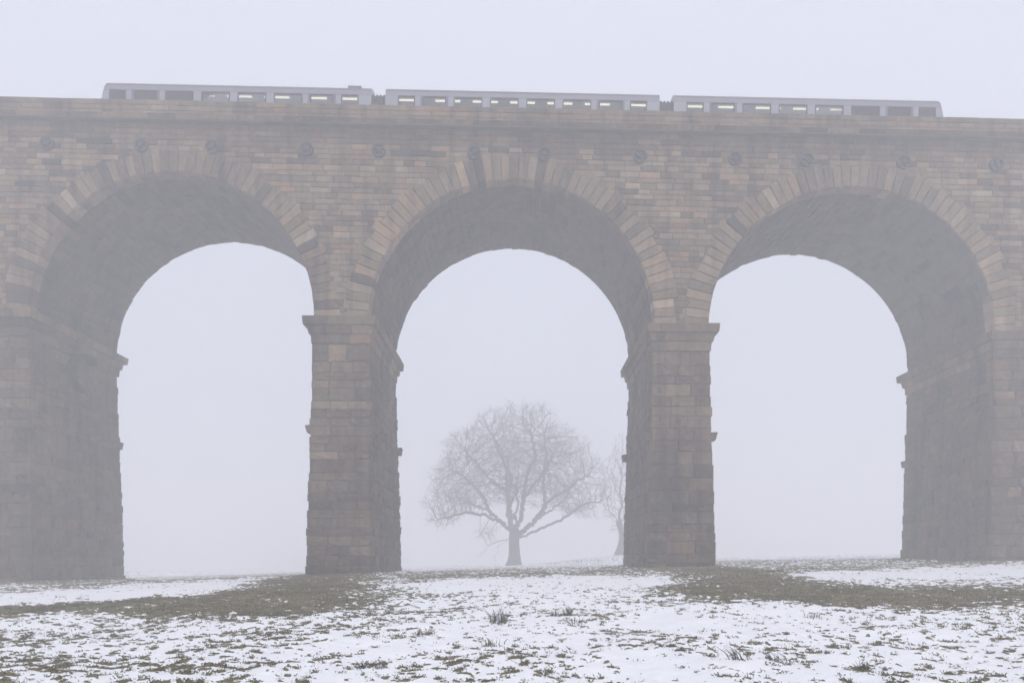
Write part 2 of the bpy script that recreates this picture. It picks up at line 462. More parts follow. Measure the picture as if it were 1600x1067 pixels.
for pi, px in enumerate(PIER_X):
    zt = ZS + zg(px) - 1.42                                     # underside of the impost mouldings
    zb = -3.0
    def hw(z): return HALF + (zt - z) * BAT
    def fy(z): return -(zt - z) * .016
    # battered core
    v = []
    for z in (zb, zt + 1.40):
        zz = min(z, zt); w = hw(zz) - .02; y0 = fy(zz) + .02; y1 = DEPTH - fy(zz) - .02
        v += [(px - w, y0, z), (px + w, y0, z), (px + w, y1, z), (px - w, y1, z)]
    f = [(0,3,2,1),(4,5,6,7),(0,1,5,4),(1,2,6,5),(2,3,7,6),(3,0,4,7)]
    pier = add('pier', mesh_data('pier', v, f), M_MORTAR, via)
    shown = 1 <= pi <= 4
    if not shown: continue
    acc = Acc()
    z = -1.9
    edge_pier = pi in (1, 4)
    while z < zt - .05:
        h = rng.uniform(.40, .74)
        if zt - (z + h) < .36: h = zt - z
        zc = z + h / 2; w = hw(zc); y0 = fy(zc)
        xs = split_len(2 * w, .75, 1.55); x = px - w
        for i, s in enumerate(xs):
            proud = rng.uniform(.06, .15)
            ox0 = -rng.uniform(.0, .11) if i == 0 else .012; ox1 = rng.uniform(.0, .11) if i == len(xs) - 1 else -.012
            cx = x + s / 2 + (ox0 + ox1) / 2
            tone = rng.gauss(.30, .065) + .11 * min(1, max(0, (z - 2) / 7))  # darker towards the foot, thinner low fog painted into the tone
            if rng.random() < .12: tone -= .10
            if rng.random() < .07: tone += .12
            hue = rng.random() * .9
            if pi == 3 and .2 < z < 1.9 and abs(cx - px + .3) < .7: hue = .97; tone = .42
            if abs(cx) < 30.5:
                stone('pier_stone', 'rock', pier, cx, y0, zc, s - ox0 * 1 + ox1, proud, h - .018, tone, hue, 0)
            x += s
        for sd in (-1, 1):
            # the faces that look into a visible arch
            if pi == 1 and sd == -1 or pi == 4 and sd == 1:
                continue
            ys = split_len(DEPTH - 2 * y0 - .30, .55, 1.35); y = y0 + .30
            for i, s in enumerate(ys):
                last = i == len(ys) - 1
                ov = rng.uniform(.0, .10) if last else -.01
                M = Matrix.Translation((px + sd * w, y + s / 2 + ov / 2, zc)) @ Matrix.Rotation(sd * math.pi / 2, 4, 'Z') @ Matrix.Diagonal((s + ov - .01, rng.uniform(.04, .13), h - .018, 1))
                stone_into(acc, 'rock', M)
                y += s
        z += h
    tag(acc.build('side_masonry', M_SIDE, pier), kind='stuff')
    # corbels left from the building of the arches
    zc = 7.15 + zg(px)
    for sd in (-1, 1):
        for yc in (.32, 2.7, 5.0, DEPTH - .25):
            w = hw(zc)
            x0, x1 = sorted((px + sd * (w - .1), px + sd * (w + rng.uniform(.34, .42))))
            v, f = box_vf(x0, x1, yc - .3, yc + .3, zc - .24, zc + .22)
            v = [(a + rng.uniform(-.025, .025), b + rng.uniform(-.03, .03), c + rng.uniform(-.03, .03)) for a, b, c in v]
            lo = [i for i in range(8) if i < 4 and abs(v[i][0] - px) > w + .1]
            for i in lo: v[i] = (v[i][0] - sd * .09, v[i][1], v[i][2] + .04)
            c = add('corbel', mesh_data('corbel', v, f), M_STONE, pier); c.color = (rng.uniform(.28, .42), rng.random(), 0, 1)
    # impost mouldings: three oversailing courses of separate blocks
    for (za, zc_, pr, ch) in ((-.44, 0, .52, .05), (-.86, -.455, .31, .07), (-1.36, -.875, .15, .03)):
        z0 = ZS + zg(px) + za; z1 = ZS + zg(px) + zc_
        segs = split_len(2 * (HALF + pr), .85, 1.5); x = px - HALF - pr
        def block(x0, x1, y0, y1, out):
            v, f = box_vf(x0, x1, y0, y1, z0, z1)
            v = [list(t) for t in v]
            for i in range(4):                         # splayed underside on the exposed edges
                if 'f' in out and v[i][1] == y0: v[i][1] += ch
                if 'l' in out and v[i][0] == x0: v[i][0] += ch
                if 'r' in out and v[i][0] == x1: v[i][0] -= ch
                if 'b' in out and v[i][1] == y1: v[i][1] -= ch
            v = [(a + rng.uniform(-.012, .012), b + rng.uniform(-.012, .012), c + rng.uniform(-.008, .008)) for a, b, c in v]
            o = add('impost_stone', mesh_data('impost_stone', v, f), M_STONE, pier)
            o.color = (min(1, max(0, rng.gauss(.44, .07))), rng.random(), 0, 1)
            return o
        for i, s in enumerate(segs):
            o = block(x + .008, x + s - .008, -pr, .55, 'f' + ('l' if i == 0 else '') + ('r' if i == len(segs) - 1 else ''))
            if abs(za + 1.42) < .01 and i == len(segs) // 2 and pi in (1, 3): o.color = (.84, .3, 0, 1)
            x += s
        for sd in (-1, 1):
            ys = split_len(DEPTH + pr - .55, 1.0, 1.7); y = .55
            for i, s in enumerate(ys):
                x0, x1 = sorted((px, px + sd * (HALF + pr)))
                block(x0, x1, y + .008, y + s - .008, ('r' if sd > 0 else 'l') + ('b' if i == len(ys) - 1 else ''))
                y += s

# arches: barrel core, ring of voussoirs, vault stones
ZTOP = 22.85
NSEG = 48
RC = R + .05
def voussoir_variant(seed, da):
    r = random.Random(seed)
    r0, r1 = R - r.uniform(-.01, .02), R + RING + r.choice((0, 0, .10, .22, -.06))
    V = []; F = []
    a = da / 2
    def P(rr, aa, y): return (rr * math.sin(aa), y, rr * math.cos(aa))
    gap = .010
    rs = [r0, r0 + .05, (r0 + r1) / 2, r1 - .05, r1]
    for j, rr in enumerate(rs):
        e = a - gap / rr
        for i, t in enumerate((-1, -.86, 0, .86, 1)):
            edge = i in (0, 4) or j in (0, 4)
            V.append(P(rr, e * t, -.025 - .012 * r.random() if edge else -.085 + r.uniform(-.02, .02)))
    for j in range(4):
        for i in range(4): F.append((j * 5 + i, j * 5 + i + 1, (j + 1) * 5 + i + 1, (j + 1) * 5 + i))
    ring = [0, 1, 2, 3, 4, 9, 14, 19, 24, 23, 22, 21, 20, 15, 10, 5]
    k0 = len(V)
    for i in ring: V.append((V[i][0], .62, V[i][2]))
    for q_ in range(16):
        b = (q_ + 1) % 16; F.append((ring[q_], k0 + q_, k0 + b, ring[b]))
    me = mesh_data('voussoir', V, F); me.materials.append(M_STONE)
    return me
NV = 55
VOUS = [voussoir_variant(300 + i, math.pi / NV) for i in range(14)]

PLATES = [-25.9, -20.7, -16.8, -11.6, -7.63, -2.37, 1.48, 6.78, 12.0, 15.97, 21.27, 26.4]

for ai, ax in enumerate(ARCH_X):
    az = ZS + zg(ax)
    pts = []
    for i in range(NSEG + 1):
        t = math.pi * i / NSEG
        x = ax - RC * math.cos(t); z = az + RC * math.sin(t) + zg(x - ax)
        pts.append((x, z))
    pts = [(ax - PITCH / 2, ZS + zg(ax - PITCH / 2) - .01), (pts[0][0] - .001, ZS + zg(pts[0][0]) - .01)] + pts + \
          [(pts[-1][0] + .001, ZS + zg(pts[-1][0]) - .01), (ax + PITCH / 2, ZS + zg(ax + PITCH / 2) - .01)]
    V = []; F = []
    for x, z in pts:
        zt = ZTOP + zg(x)
        V += [(x, 0, z), (x, DEPTH, z), (x, 0, zt), (x, DEPTH, zt)]
    for i in range(len(pts) - 1):
        a, b = 4 * i, 4 * i + 4
        F += [(a, b, b + 2, a + 2), (a + 1, a + 3, b + 3, b + 1), (a, a + 1, b + 1, b), (a + 2, b + 2, b + 3, a + 3)]
    if ai == 0: F.append((0, 2, 3, 1))
    if ai == len(ARCH_X) - 1: k = 4 * (len(pts) - 1); F.append((k, k + 1, k + 3, k + 2))
    arch = add('arch', mesh_data('arch', V, F), M_MORTAR, via)
    if not 1 <= ai <= 3: continue
    for k in range(NV):
        phi = -math.pi / 2 + math.pi * (k + .5) / NV
        o = bpy.data.objects.new('voussoir', rng.choice(VOUS)); C.objects.link(o); o.parent = arch
        o.location = (ax, 0, az); o.rotation_euler = (0, phi + GRADE, 0)
        x = ax + math.sin(phi) * (R + .6)
        tone = rng.gauss(.60, .09) - .06 * math.cos(phi)
        if rng.random() < .13: tone -= .22
        if rng.random() < .10: tone += .10
        if abs(phi) < .9 and min(abs(x - p_) for p_ in PLATES) < .4: tone -= .13
        o.color = (min(1, max(.05, tone)), rng.random() * .9, 0, 1)
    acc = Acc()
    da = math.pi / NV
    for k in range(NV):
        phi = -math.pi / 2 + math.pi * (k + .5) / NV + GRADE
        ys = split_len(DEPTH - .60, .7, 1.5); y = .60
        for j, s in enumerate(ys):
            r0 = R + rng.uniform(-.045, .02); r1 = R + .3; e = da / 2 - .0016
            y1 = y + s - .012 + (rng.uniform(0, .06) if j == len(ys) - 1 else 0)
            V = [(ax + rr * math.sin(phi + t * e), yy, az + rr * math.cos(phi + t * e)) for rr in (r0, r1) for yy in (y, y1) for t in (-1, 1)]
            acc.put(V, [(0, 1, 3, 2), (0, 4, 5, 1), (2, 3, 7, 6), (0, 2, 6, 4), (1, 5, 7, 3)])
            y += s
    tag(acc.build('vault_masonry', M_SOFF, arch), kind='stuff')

# spandrel stones in level courses between the arch rings
cand = []
Z0, Z1 = ZS + .02, 22.86
rows = []; z = Z0
while z < Z1 - .05:
    h = rng.uniform(.25, .37)
    if Z1 - (z + h) < .22: h = Z1 - z
    rows.append((z, h)); z += h
for (z, h) in rows:
    x = -30.6 - rng.random()
    def clear(x0, x1):
        return all(math.hypot(xx - ax, zz - ZS) > R + RING - .30 for ax in ARCH_X for xx in (x0, x1) for zz in (z, z + h))
    while x < 30.6:
        s = rng.uniform(.50, 1.20)
        for parts in (1, 2, 4):                   # cut stones down until they fit beside the arch rings
            w_ = s / parts
            fit = [x + w_ * i for i in range(parts) if clear(x + w_ * i, x + w_ * (i + 1))]
            if fit: break
        for x0 in fit: cand.append((w_ * h, x0 + w_ / 2, z + h / 2, w_, h))
        x += s
cand.sort(reverse=True)
acc = Acc()
wall = empty('spandrel_wall'); wall.parent = via
for i, (ar, cx, zc, s, h) in enumerate(cand):
    proud = rng.uniform(.03, .055)
    if i < 300:
        tone = rng.gauss(.56, .085)
        if rng.random() < .15: tone -= .22
        if rng.random() < .10: tone += .10
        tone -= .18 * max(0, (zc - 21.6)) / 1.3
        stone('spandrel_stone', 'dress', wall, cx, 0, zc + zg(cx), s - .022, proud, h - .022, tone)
    else:
        M = Matrix.Translation((cx, 0, zc + zg(cx))) @ Matrix.Rotation(GRADE, 4, 'Y') @ Matrix.Diagonal((s - .022, proud, h - .022, 1))
        stone_into(acc, 'dress', M)
tag(acc.build('coursed_masonry', M_SPAN, wall), kind='stuff')

# frieze, string course, parapet and coping
parapet = empty('parapet'); parapet.parent = via
XL, XR = PIER_X[0] - 1.5, PIER_X[-1] + 1.5
def long_core(name, y0, y1, z0, z1):
    v = [(x, y, z + zg(x)) for z in (z0, z1) for (x, y) in ((XL, y0), (XR, y0), (XR, y1), (XL, y1))]
    return add(name, mesh_data(name, v, [(0,3,2,1),(4,5,6,7),(0,1,5,4),(1,2,6,5),(2,3,7,6),(3,0,4,7)]), M_MORTAR, parapet)
long_core('frieze_core', .0, .36, 22.86, 23.78)
long_core('frieze_core', DEPTH - .36, DEPTH, 22.86, 23.78)
long_core('wall_core', -.12, .36, 23.86, 24.86)
long_core('wall_core', DEPTH - .36, DEPTH + .12, 23.86, 24.86)
long_core('string_core', -.30, .355, 23.785, 23.855)
long_core('string_core', DEPTH - .355, DEPTH + .30, 23.785, 23.855)
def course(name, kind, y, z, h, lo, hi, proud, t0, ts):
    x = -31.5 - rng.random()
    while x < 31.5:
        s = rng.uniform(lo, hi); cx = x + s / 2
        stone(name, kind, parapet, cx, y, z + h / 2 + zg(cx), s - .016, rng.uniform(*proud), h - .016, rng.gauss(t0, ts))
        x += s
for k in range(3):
    course('frieze_stone', 'dress', 0, 22.86 + k * .30, .30, .8, 1.5, (.02, .045), .38 - .02 * k, .06)  # frieze tone lifted, some of the fog veil put into the stone colour
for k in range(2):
    course('parapet_stone', 'dress', -.12, 24.10 + k * .29, .29, .8, 1.5, (.02, .04), .52, .05)  # pale, low-contrast tone: thicker fog on the upper wall painted in
def slab_course(name, y0, y1, z0, z1, ch, lo, hi, t0, ts):
    x = -31.5 - rng.random()
    while x < 31.5:
        s = rng.uniform(lo, hi)
        v, f = box_vf(-s / 2 + .006, s / 2 - .006, y0, y1, z0, z1)
        v = [list(t) for t in v]
        for i in (0, 1): v[i][1] += ch
        jy = rng.uniform(-.012, .012); jz = rng.uniform(-.008, .008)
        v = [(a, b + jy, c + jz) for a, b, c in v]
        o = add(name, mesh_data(name, v, f), M_STONE, parapet)
        o.location = (x + s / 2, 0, zg(x + s / 2)); o.rotation_euler = (0, GRADE, 0)
        o.color = (min(1, max(.02, rng.gauss(t0, ts))), rng.random(), 0, 1)
        x += s
slab_course('string_stone', -.36, .2, 23.80, 24.09, .16, 1.0, 1.8, .40, .10)
slab_course('coping_stone', -.20, .42, 24.68, 24.92, .03, 1.1, 1.7, .50, .05)

# iron pattress plates of the tie rods: rim, six spokes, hub
def plate_mesh():
    V = []; F = []
    n = 24
    def ring_solid(r0, r1, y0, y1):
        k = len(V)
        for i in range(n):
            t = 2 * math.pi * i / n
            for rr, yy in ((r0, y1), (r0, y0), (r1, y0), (r1, y1)):
                V.append((rr * math.cos(t), yy, rr * math.sin(t)))
        for i in range(n):
            a, b = k + 4 * i, k + 4 * ((i + 1) % n)
            for j in range(4): F.append((a + j, a + (j + 1) % 4, b + (j + 1) % 4, b + j))
    ring_solid(.29, .38, -.17, -.0)
    ring_solid(.015, .12, -.21, -.0)
    for k in range(6):
        t = math.pi * k / 3 + .2
        v, f = box_vf(.085, .31, -.15, -.0, -.038, .038)
        c, s = math.cos(t), math.sin(t); o = len(V)
        V.extend([(x * c - z * s, y, x * s + z * c) for x, y, z in v]); F.extend([tuple(i + o for i in q_) for q_ in f])
    return mesh_data('pattress_plate', V, F)
pm = plate_mesh(); pm.materials.append(M_IRON)
for x in PLATES:
    o = add('pattress_plate', pm, None, wall)
    o.location = (x, 0, 22.47 + zg(x)); o.rotation_euler = (0, rng.random() * 3, 0)

# dark C-shaped mark on the inner face of the left pier
def tube(path, rad, sides=8):
    V = []; F = []
    path = [Vector(p_) for p_ in path]
    rad = rad if isinstance(rad, (list, tuple)) else [rad] * len(path)
    for i, p_ in enumerate(path):
        d_ = (path[min(i + 1, len(path) - 1)] - path[max(i - 1, 0)]).normalized()
        u = d_.orthogonal().normalized(); w = d_.cross(u)
        for k in range(sides):
            t = 2 * math.pi * k / sides
            V.append(p_ + (u * math.cos(t) + w * math.sin(t)) * rad[i])
    for i in range(len(path) - 1):
        for k in range(sides):
            a = i * sides + k; b = i * sides + (k + 1) % sides
            F.append((a, b, b + sides, a + sides))
    F.append(tuple(range(sides))[::-1]); F.append(tuple((len(path) - 1) * sides + k for k in range(sides)))
    return V, F
px = PIER_X[1]
pth = []
for t in np.linspace(math.radians(60), math.radians(262), 20):
    yy = 4.25 + 1.25 * math.cos(t); zz = 11.6 + 1.05 * math.sin(t)
    pth.append((px + HALF + (12.4 - zz) * BAT + .17 + (.12 if zz > 12.3 else 0), yy, zz))
V, F = tube(pth, [.26, .29, .25] + [.20] * 14 + [.21, .22, .17], 10)
mk = add('curved_mark', mesh_data('curved_mark', V, F, True), M_SOOT, [o for o in via.children if o.name.startswith('pier')][1])
mk['label'] = 'dark C shaped mark on the inner face'

# ------------------------------------------------------------------ track bed and train
bed = empty('track_bed'); bed.parent = via
v = [(x, y, z + zg(x)) for z in (22.86, 23.42) for (x, y) in ((XL, .37), (XR, .37), (XR, DEPTH - .37), (XL, DEPTH - .37))]
add('ballast', mesh_data('ballast', v, [(0,3,2,1),(4,5,6,7),(0,1,5,4),(1,2,6,5),(2,3,7,6),(3,0,4,7)]), M_BALLAST, bed)
TRAIN_Y = 2.35
RAILZ = 23.58
for ty in (TRAIN_Y, DEPTH - TRAIN_Y):
    for sd in (-.75, .75):
        v = [(x, ty + sd + y, z + zg(x)) for z in (23.41, RAILZ) for (x, y) in ((XL, -.035), (XR, -.035), (XR, .035), (XL, .035))]
        add('rail', mesh_data('rail', v, [(0,3,2,1),(4,5,6,7),(0,1,5,4),(1,2,6,5),(2,3,7,6),(3,0,4,7)]), M_STEEL, bed)

train = empty('train', (.25, TRAIN_Y, RAILZ + zg(.25))); train.rotation_euler = (0, GRADE, 0)
tag(train, 'three carriage passenger train crossing the top of the viaduct', 'train')
CL, CP = 15.6, 16.42
W2 = 1.33
SILL, HEAD, CANT = 1.85, 2.72, 3.02
PROF = [(-W2 + .05, .85), (-W2, 1.25), (-W2, SILL), (-W2, HEAD), (-W2 + .01, CANT), (-W2 + .07, CANT + .14), (-W2 + .22, CANT + .28), (-.75, CANT + .42), (0, CANT + .48)]
PROF = PROF + [(-y, z) for y, z in PROF[-2::-1]]
wins = []
x = -CL / 2 + .75
cells = [('w', .9), ('d', 1.25), ('w', 1.55), ('w', 1.55), ('w', 1.55), ('w', 1.55), ('d', 1.25), ('w', .9)]
gapw = (CL - 1.5 - sum(c for _, c in cells)) / (len(cells) - 1)
for k_, wd in cells:
    wins.append((k_, x, x + wd)); x += wd + gapw
xl = sorted(set([-CL / 2, CL / 2] + [a for w_ in wins for a in w_[1:]]))
def carriage_mesh():
    V = []; F = []; MI = []
    npf = len(PROF)
    for x in xl:
        for y, z in PROF: V.append((x, y, z))
    opens = {(round(a, 4)) for _, a, b in wins}
    for i in range(len(xl) - 1):
        is_open = round(xl[i], 4) in opens
        for j in range(npf - 1):
            side = j in (2, npf - 4)
            if side and is_open: continue
            F.append((i * npf + j, i * npf + j + 1, (i + 1) * npf + j + 1, (i + 1) * npf + j))
            zc_ = (PROF[j][1] + PROF[j + 1][1]) / 2
            MI.append(1 if zc_ > CANT + .01 else (2 if zc_ < 1.6 else (3 if zc_ > HEAD else 0)))
    k = (len(xl) - 1) * npf
    F.append(tuple(range(npf))); MI.append(0)
    F.append(tuple(k + i for i in range(npf - 1, -1, -1))); MI.append(0)
    F.append((0, k, k + npf - 1, npf - 1)); MI.append(2)
    me = mesh_data('carriage', V, F)
    for mm in (M_BODY, M_ROOF, M_LOWER, M_CANT): me.materials.append(mm)
    me.polygons.foreach_set('material_index', MI)
    return me
cme = carriage_mesh()
def boxm(name, *a):
    v, f = box_vf(*a); return mesh_data(name, v, f)
for ci in range(3):
    cx = (ci - 1) * CP
    cm_ = cme
    if ci != 1:                                    # driving ends: raked cab front
        cm_ = cme.copy(); e_ = -1 if ci == 0 else 1
        for v_ in cm_.vertices:
            if abs(v_.co.x - e_ * CL / 2) < .01 and v_.co.z > 1.8: v_.co.x -= e_ * (.10 + .32 * (v_.co.z - 1.8) / 1.5)
            if abs(v_.co.x - e_ * CL / 2) < .5 and abs(v_.co.y) > 1.2: v_.co.y *= .93
    car = add('carriage', cm_, None, train); car.location = (cx, 0, 0)
    for sd in (-1, 1):
        for k_, a, b in wins:
            nm = 'window' if k_ == 'w' else 'door_window'
            y0 = sd * (W2 - .03)
            o = add(nm, boxm('pane', a + .015, b - .015, min(y0, y0 + sd * .012), max(y0, y0 + sd * .012), SILL + .015, HEAD - .015), M_GLASS, car)
            # frame round the opening
            fr_v = Acc()
            for (xa, xb, za, zb_) in ((a - .04, b + .04, HEAD, HEAD + .05), (a - .04, b + .04, SILL - .05, SILL), (a - .04, a + .02, SILL, HEAD), (b - .02, b + .04, SILL, HEAD)):
                v, f = box_vf(xa, xb, *sorted((sd * (W2 - .02), sd * (W2 + .02))), za, zb_); fr_v.put(v, f)
            fr_v.build('window_frame', M_RUBBER, car)
            if k_ == 'd':
                add('door', boxm('door', a - .05, b + .05, *sorted((sd * (W2 + .002), sd * (W2 + .03))), 1.0, SILL - .06), M_LOWER, car)
                for da_, db_ in ((a - .16, a - .045), (b + .045, b + .16)):
                    add('door_edge', boxm('door_edge', da_, db_, *sorted((sd * (W2 + .002), sd * (W2 + .03))), 1.0, HEAD + .08), M_LOWER, car)
    for ly in (-.62, .62):
        for k in range(7):
            lx = -CL / 2 + 1.3 + k * (CL - 2.6) / 6.0
            add('lamp_tube', boxm('lamp_tube', lx - .72, lx + .72, ly - .05, ly + .05, 3.02, 3.06), M_LAMP, car)
    add('ceiling_panel', boxm('ceiling_panel', -CL / 2 + .7, CL / 2 - .7, -1.15, 1.15, 3.08, 3.10), M_TRIM, car)
    add('underframe', boxm('underframe', -CL / 2 + .6, CL / 2 - .6, -1.1, 1.1, .45, .845), M_UNDER, car)
    if ci == 0:
        ex = CL / 2 - 1.0
        add('roof_vent', boxm('roof_vent', ex - .38, ex + .38, -1.12, -.5, CANT + .22, CANT + .42), M_ROOF, car)
    if ci < 2:
        V, F = [], []
        n_ = 9
        for i in range(n_):
            x = CL / 2 + (CP - CL) * i / (n_ - 1); w_ = 1.20 if i % 2 else 1.12; t_ = 2.92 if i % 2 else 2.86
            V += [(x, -w_, .9), (x, w_, .9), (x, w_, t_), (x, -w_, t_)]
        for i in range(n_ - 1):
            for k in range(4): F.append((4 * i + k, 4 * i + 4 + k, 4 * i + 4 + (k + 1) % 4, 4 * i + (k + 1) % 4))
        add('gangway', mesh_data('gangway', V, F), M_RUBBER, car)
wv, wf = [], []
for s_ in range(2):
    for i in range(20):
        t = 2 * math.pi * i / 20; wv.append((.42 * math.cos(t), -.06 + .12 * s_, .42 + .42 * math.sin(t)))
for i in range(20): wf.append((i, (i + 1) % 20, 20 + (i + 1) % 20, 20 + i))
wf += [tuple(range(19, -1, -1)), tuple(range(20, 40))]
wme = mesh_data('wheel', wv, wf); wme.materials.append(M_STEEL)
for car in [c for c in train.children]:
    for wx in (-CL / 2 + 3.1, CL / 2 - 3.1):
        for wy in (-.75, .75):
            o = add('wheel', wme, None, car); o.location = (wx, wy, .012)

# ------------------------------------------------------------------ bare trees (space colonisation)
def grow_tree(seed, env, trunk, n_att, step, infl, kill, iters, gnarl, limbs=()):
    """env(r)->point inside the crown; trunk: list of points. returns node array, parent array"""
    r = np.random.default_rng(seed)
    att = np.array([env(r) for _ in range(n_att)])
    nodes = [np.array(p_, float) for p_ in trunk]; par = [-1] + list(range(len(trunk) - 1))
    for lp in limbs:                              # heavy limbs: smooth wandering paths rooted on the nearest wood
        lp = [np.array(q_, float) for q_ in lp]
        k = int(np.argmin([np.linalg.norm(q_ - lp[0]) for q_ in nodes]))
        prev = k
        for a_, b_ in zip(lp[:-1], lp[1:]):
            m_ = max(1, int(np.linalg.norm(b_ - a_) / step))
            for i_ in range(m_):
                q_ = a_ + (b_ - a_) * (i_ + 1) / m_ + r.normal(0, .075, 3)
                nodes.append(q_); par.append(prev); prev = len(nodes) - 1
    P = np.array(nodes)
    dist = np.linalg.norm(att[:, None] - P[None], axis=2)
    near = dist.argmin(1); nd = dist.min(1)
    for it in range(iters):
        act = nd < (infl if it > 25 or len(limbs) else 50)
        if not act.any(): break
        dirs = (att - np.array(nodes)[near]); dirs /= np.maximum(nd[:, None], 1e-6)
        N = len(nodes); acc = np.zeros((N, 3)); np.add.at(acc, near[act], dirs[act])
        cnt = np.zeros(N); np.add.at(cnt, near[act], 1)
        gi = np.nonzero(cnt)[0]
        new = []
        for g_ in gi:
            d_ = acc[g_]; ln = np.linalg.norm(d_)
            if ln < 1e-6: continue
            d_ = d_ / ln + r.normal(0, gnarl, 3); d_ /= np.linalg.norm(d_)
            new.append((g_, nodes[g_] + d_ * step))
        if not new: break
        b = len(nodes)
        for g_, p_ in new: nodes.append(p_); par.append(int(g_))
        NP = np.array([p_ for _, p_ in new])
        for c in range(0, len(NP), 400):
            dd = np.linalg.norm(att[:, None] - NP[None, c:c + 400], axis=2)
            m_ = dd.min(1); am = dd.argmin(1) + b + c
            u = m_ < nd; nd = np.where(u, m_, nd); near = np.where(u, am, near)
        keep = nd > kill
        att = att[keep]; nd = nd[keep]; near = near[keep]
        if len(att) == 0 or len(nodes) > 20000: break
    return np.array(nodes), np.array(par)

def tree_object(name, base, nodes, par, r_tip, expo, label, cat, seed, trunk_n, flare, twigs, twig_len, rmax):
    r = np.random.default_rng(seed)
    N = len(nodes)
    rad = np.zeros(N); ch = [[] for _ in range(N)]
    for i in range(1, N): ch[par[i]].append(i)
    for i in range(N - 1, -1, -1):
        rad[i] = r_tip if not ch[i] else sum(rad[c] ** expo for c in ch[i]) ** (1 / expo)
    rad *= np.minimum(1, rmax / rad[trunk_n - 1]) if rad[trunk_n - 1] > rmax else 1
    rad = np.maximum(rad, r_tip * .8)
    for i in range(trunk_n):
        rad[i] = rmax * (1 + flare * math.exp(-nodes[i][2] / .7))
    root = empty(name, base)
    tag(root, label, cat)
    # continuing chains
    main = [(-1 if not c else max(c, key=lambda k: rad[k])) for c in ch]
    def chain_paths():
        start = [(0, None)]
        while start:
            s, prev = start.pop()
            path = ([prev] if prev is not None else []) + [s]
            cur = s
            while main[cur] >= 0:
                for c in ch[cur]:
                    if c != main[cur]: start.append((c, cur))
                cur = main[cur]; path.append(cur)
            yield path, prev is not None
    tv = Acc(); cv = Acc()
    limbs = []
    for path, child in chain_paths():
        rr = [rad[i] for i in path]
        if child: rr[0] = rr[1]
        k = 10 if rr[0] > .25 else (6 if rr[0] > .08 else 4)
        pts = [nodes[i] for i in path]
        if path[0] == 0 and not child:
            V, F = tube(pts[:trunk_n + 1], list(rr[:trunk_n + 1]), 14); tv.put(V, F)
            V, F = tube(pts[trunk_n - 1:], list(rr[trunk_n - 1:]), 10); limbs.append((V, F))
        else:
            V, F = tube(pts, list(rr), k)
            (limbs.append((V, F)) if rr[0] > .17 else cv.put(V, F))
    # twigs off the thin wood
    thin = [i for i in range(N) if rad[i] < r_tip * 2.6]
    for i in thin:
        d0 = nodes[i] - nodes[par[i]]; d0 = d0 / max(1e-6, np.linalg.norm(d0))
        for _ in range(twigs if not ch[i] else max(1, twigs - 2)):
            ou = nodes[i] - np.array([0, 0, 7.0]); d1 = d0 * .7 + .4 * ou / max(1., np.linalg.norm(ou)) + r.normal(0, .45, 3); d1 /= np.linalg.norm(d1)
            ln = twig_len * r.uniform(.5, 1.2)
            a = nodes[i]; b = a + d1 * ln * .5; d2 = d1 + r.normal(0, .35, 3); c = b + d2 * ln * .5
            V, F = tube([a, b, c], [r_tip * .55, r_tip * .42, r_tip * .2], 3); cv.put(V, F[:-2])
            d3 = d1 + r.normal(0, .6, 3); e = b + d3 * ln * .38
            V, F = tube([b, e], [r_tip * .38, r_tip * .2], 3); cv.put(V, F[:-2])
    tv.build('trunk', M_BARK, root, True)
    for V, F in limbs: add('limb', mesh_data('limb', V, F, True), M_BARK, root)
    tag(cv.build('crown', M_BARK, root, True), kind='stuff')
    return root

BLOBS = np.array([(-8.2, -2.4, 5.5, 2.2, 1.0), (-6.4, -2, 7.4, 2.6, 1.1), (-8.4, 1, 9.0, 2.3, 1.2), (-7.2, 2.8, 12.0, 2.6, 1.5), (-4.8, -2, 14.4, 2.6, 1.6),
    (-2.4, 0, 16.6, 2.6, 1.9), (.6, .5, 17.6, 2.5, 1.9), (2.9, -1.5, 17.0, 2.3, 1.9), (5.4, 1, 15.4, 2.3, 1.7), (7.2, -.5, 12.8, 2.4, 1.5), (8.7, -1, 10.6, 2.0, 1.2),
    (9.2, -2, 8.0, 2.1, .9), (7.2, -1.8, 6.9, 2.0, .8), (5.8, 4.6, 9.5, 2.6, 1.6), (-6, 4.6, 9.0, 2.6, 1.5), (0, -7, 9.5, 2.8, 1.8), (.5, 7, 10.5, 2.8, 1.8),
    (-.4, 4.5, 14.5, 2.8, 1.8), (3.8, -5, 12.6, 2.8, 1.8), (-3, -4, 12, 2.6, 1.8), (-4.5, -2, 9.8, 2.2, 1.0), (.2, 0, 13.4, 2.2, 1.6), (3.2, 0, 12.2, 2.0, 1.6), (-2, -4.4, 8.2, 2.2, 1.1),
    (5.0, -3.5, 9.0, 2.2, 1.2), (-9.6, -1, 7.2, 1.3, .8), (10.1, -1.5, 9.2, 1.1, .8), (-3.4, -.6, 3.9, 1.2, .7), (-6.6, 0, 14.2, 2.0, 1.5), (7.3, .5, 14.4, 1.9, 1.4), (9.2, 0, 12.0, 1.6, 1.2), (-8.8, 1, 10.8, 1.6, 1.2)])
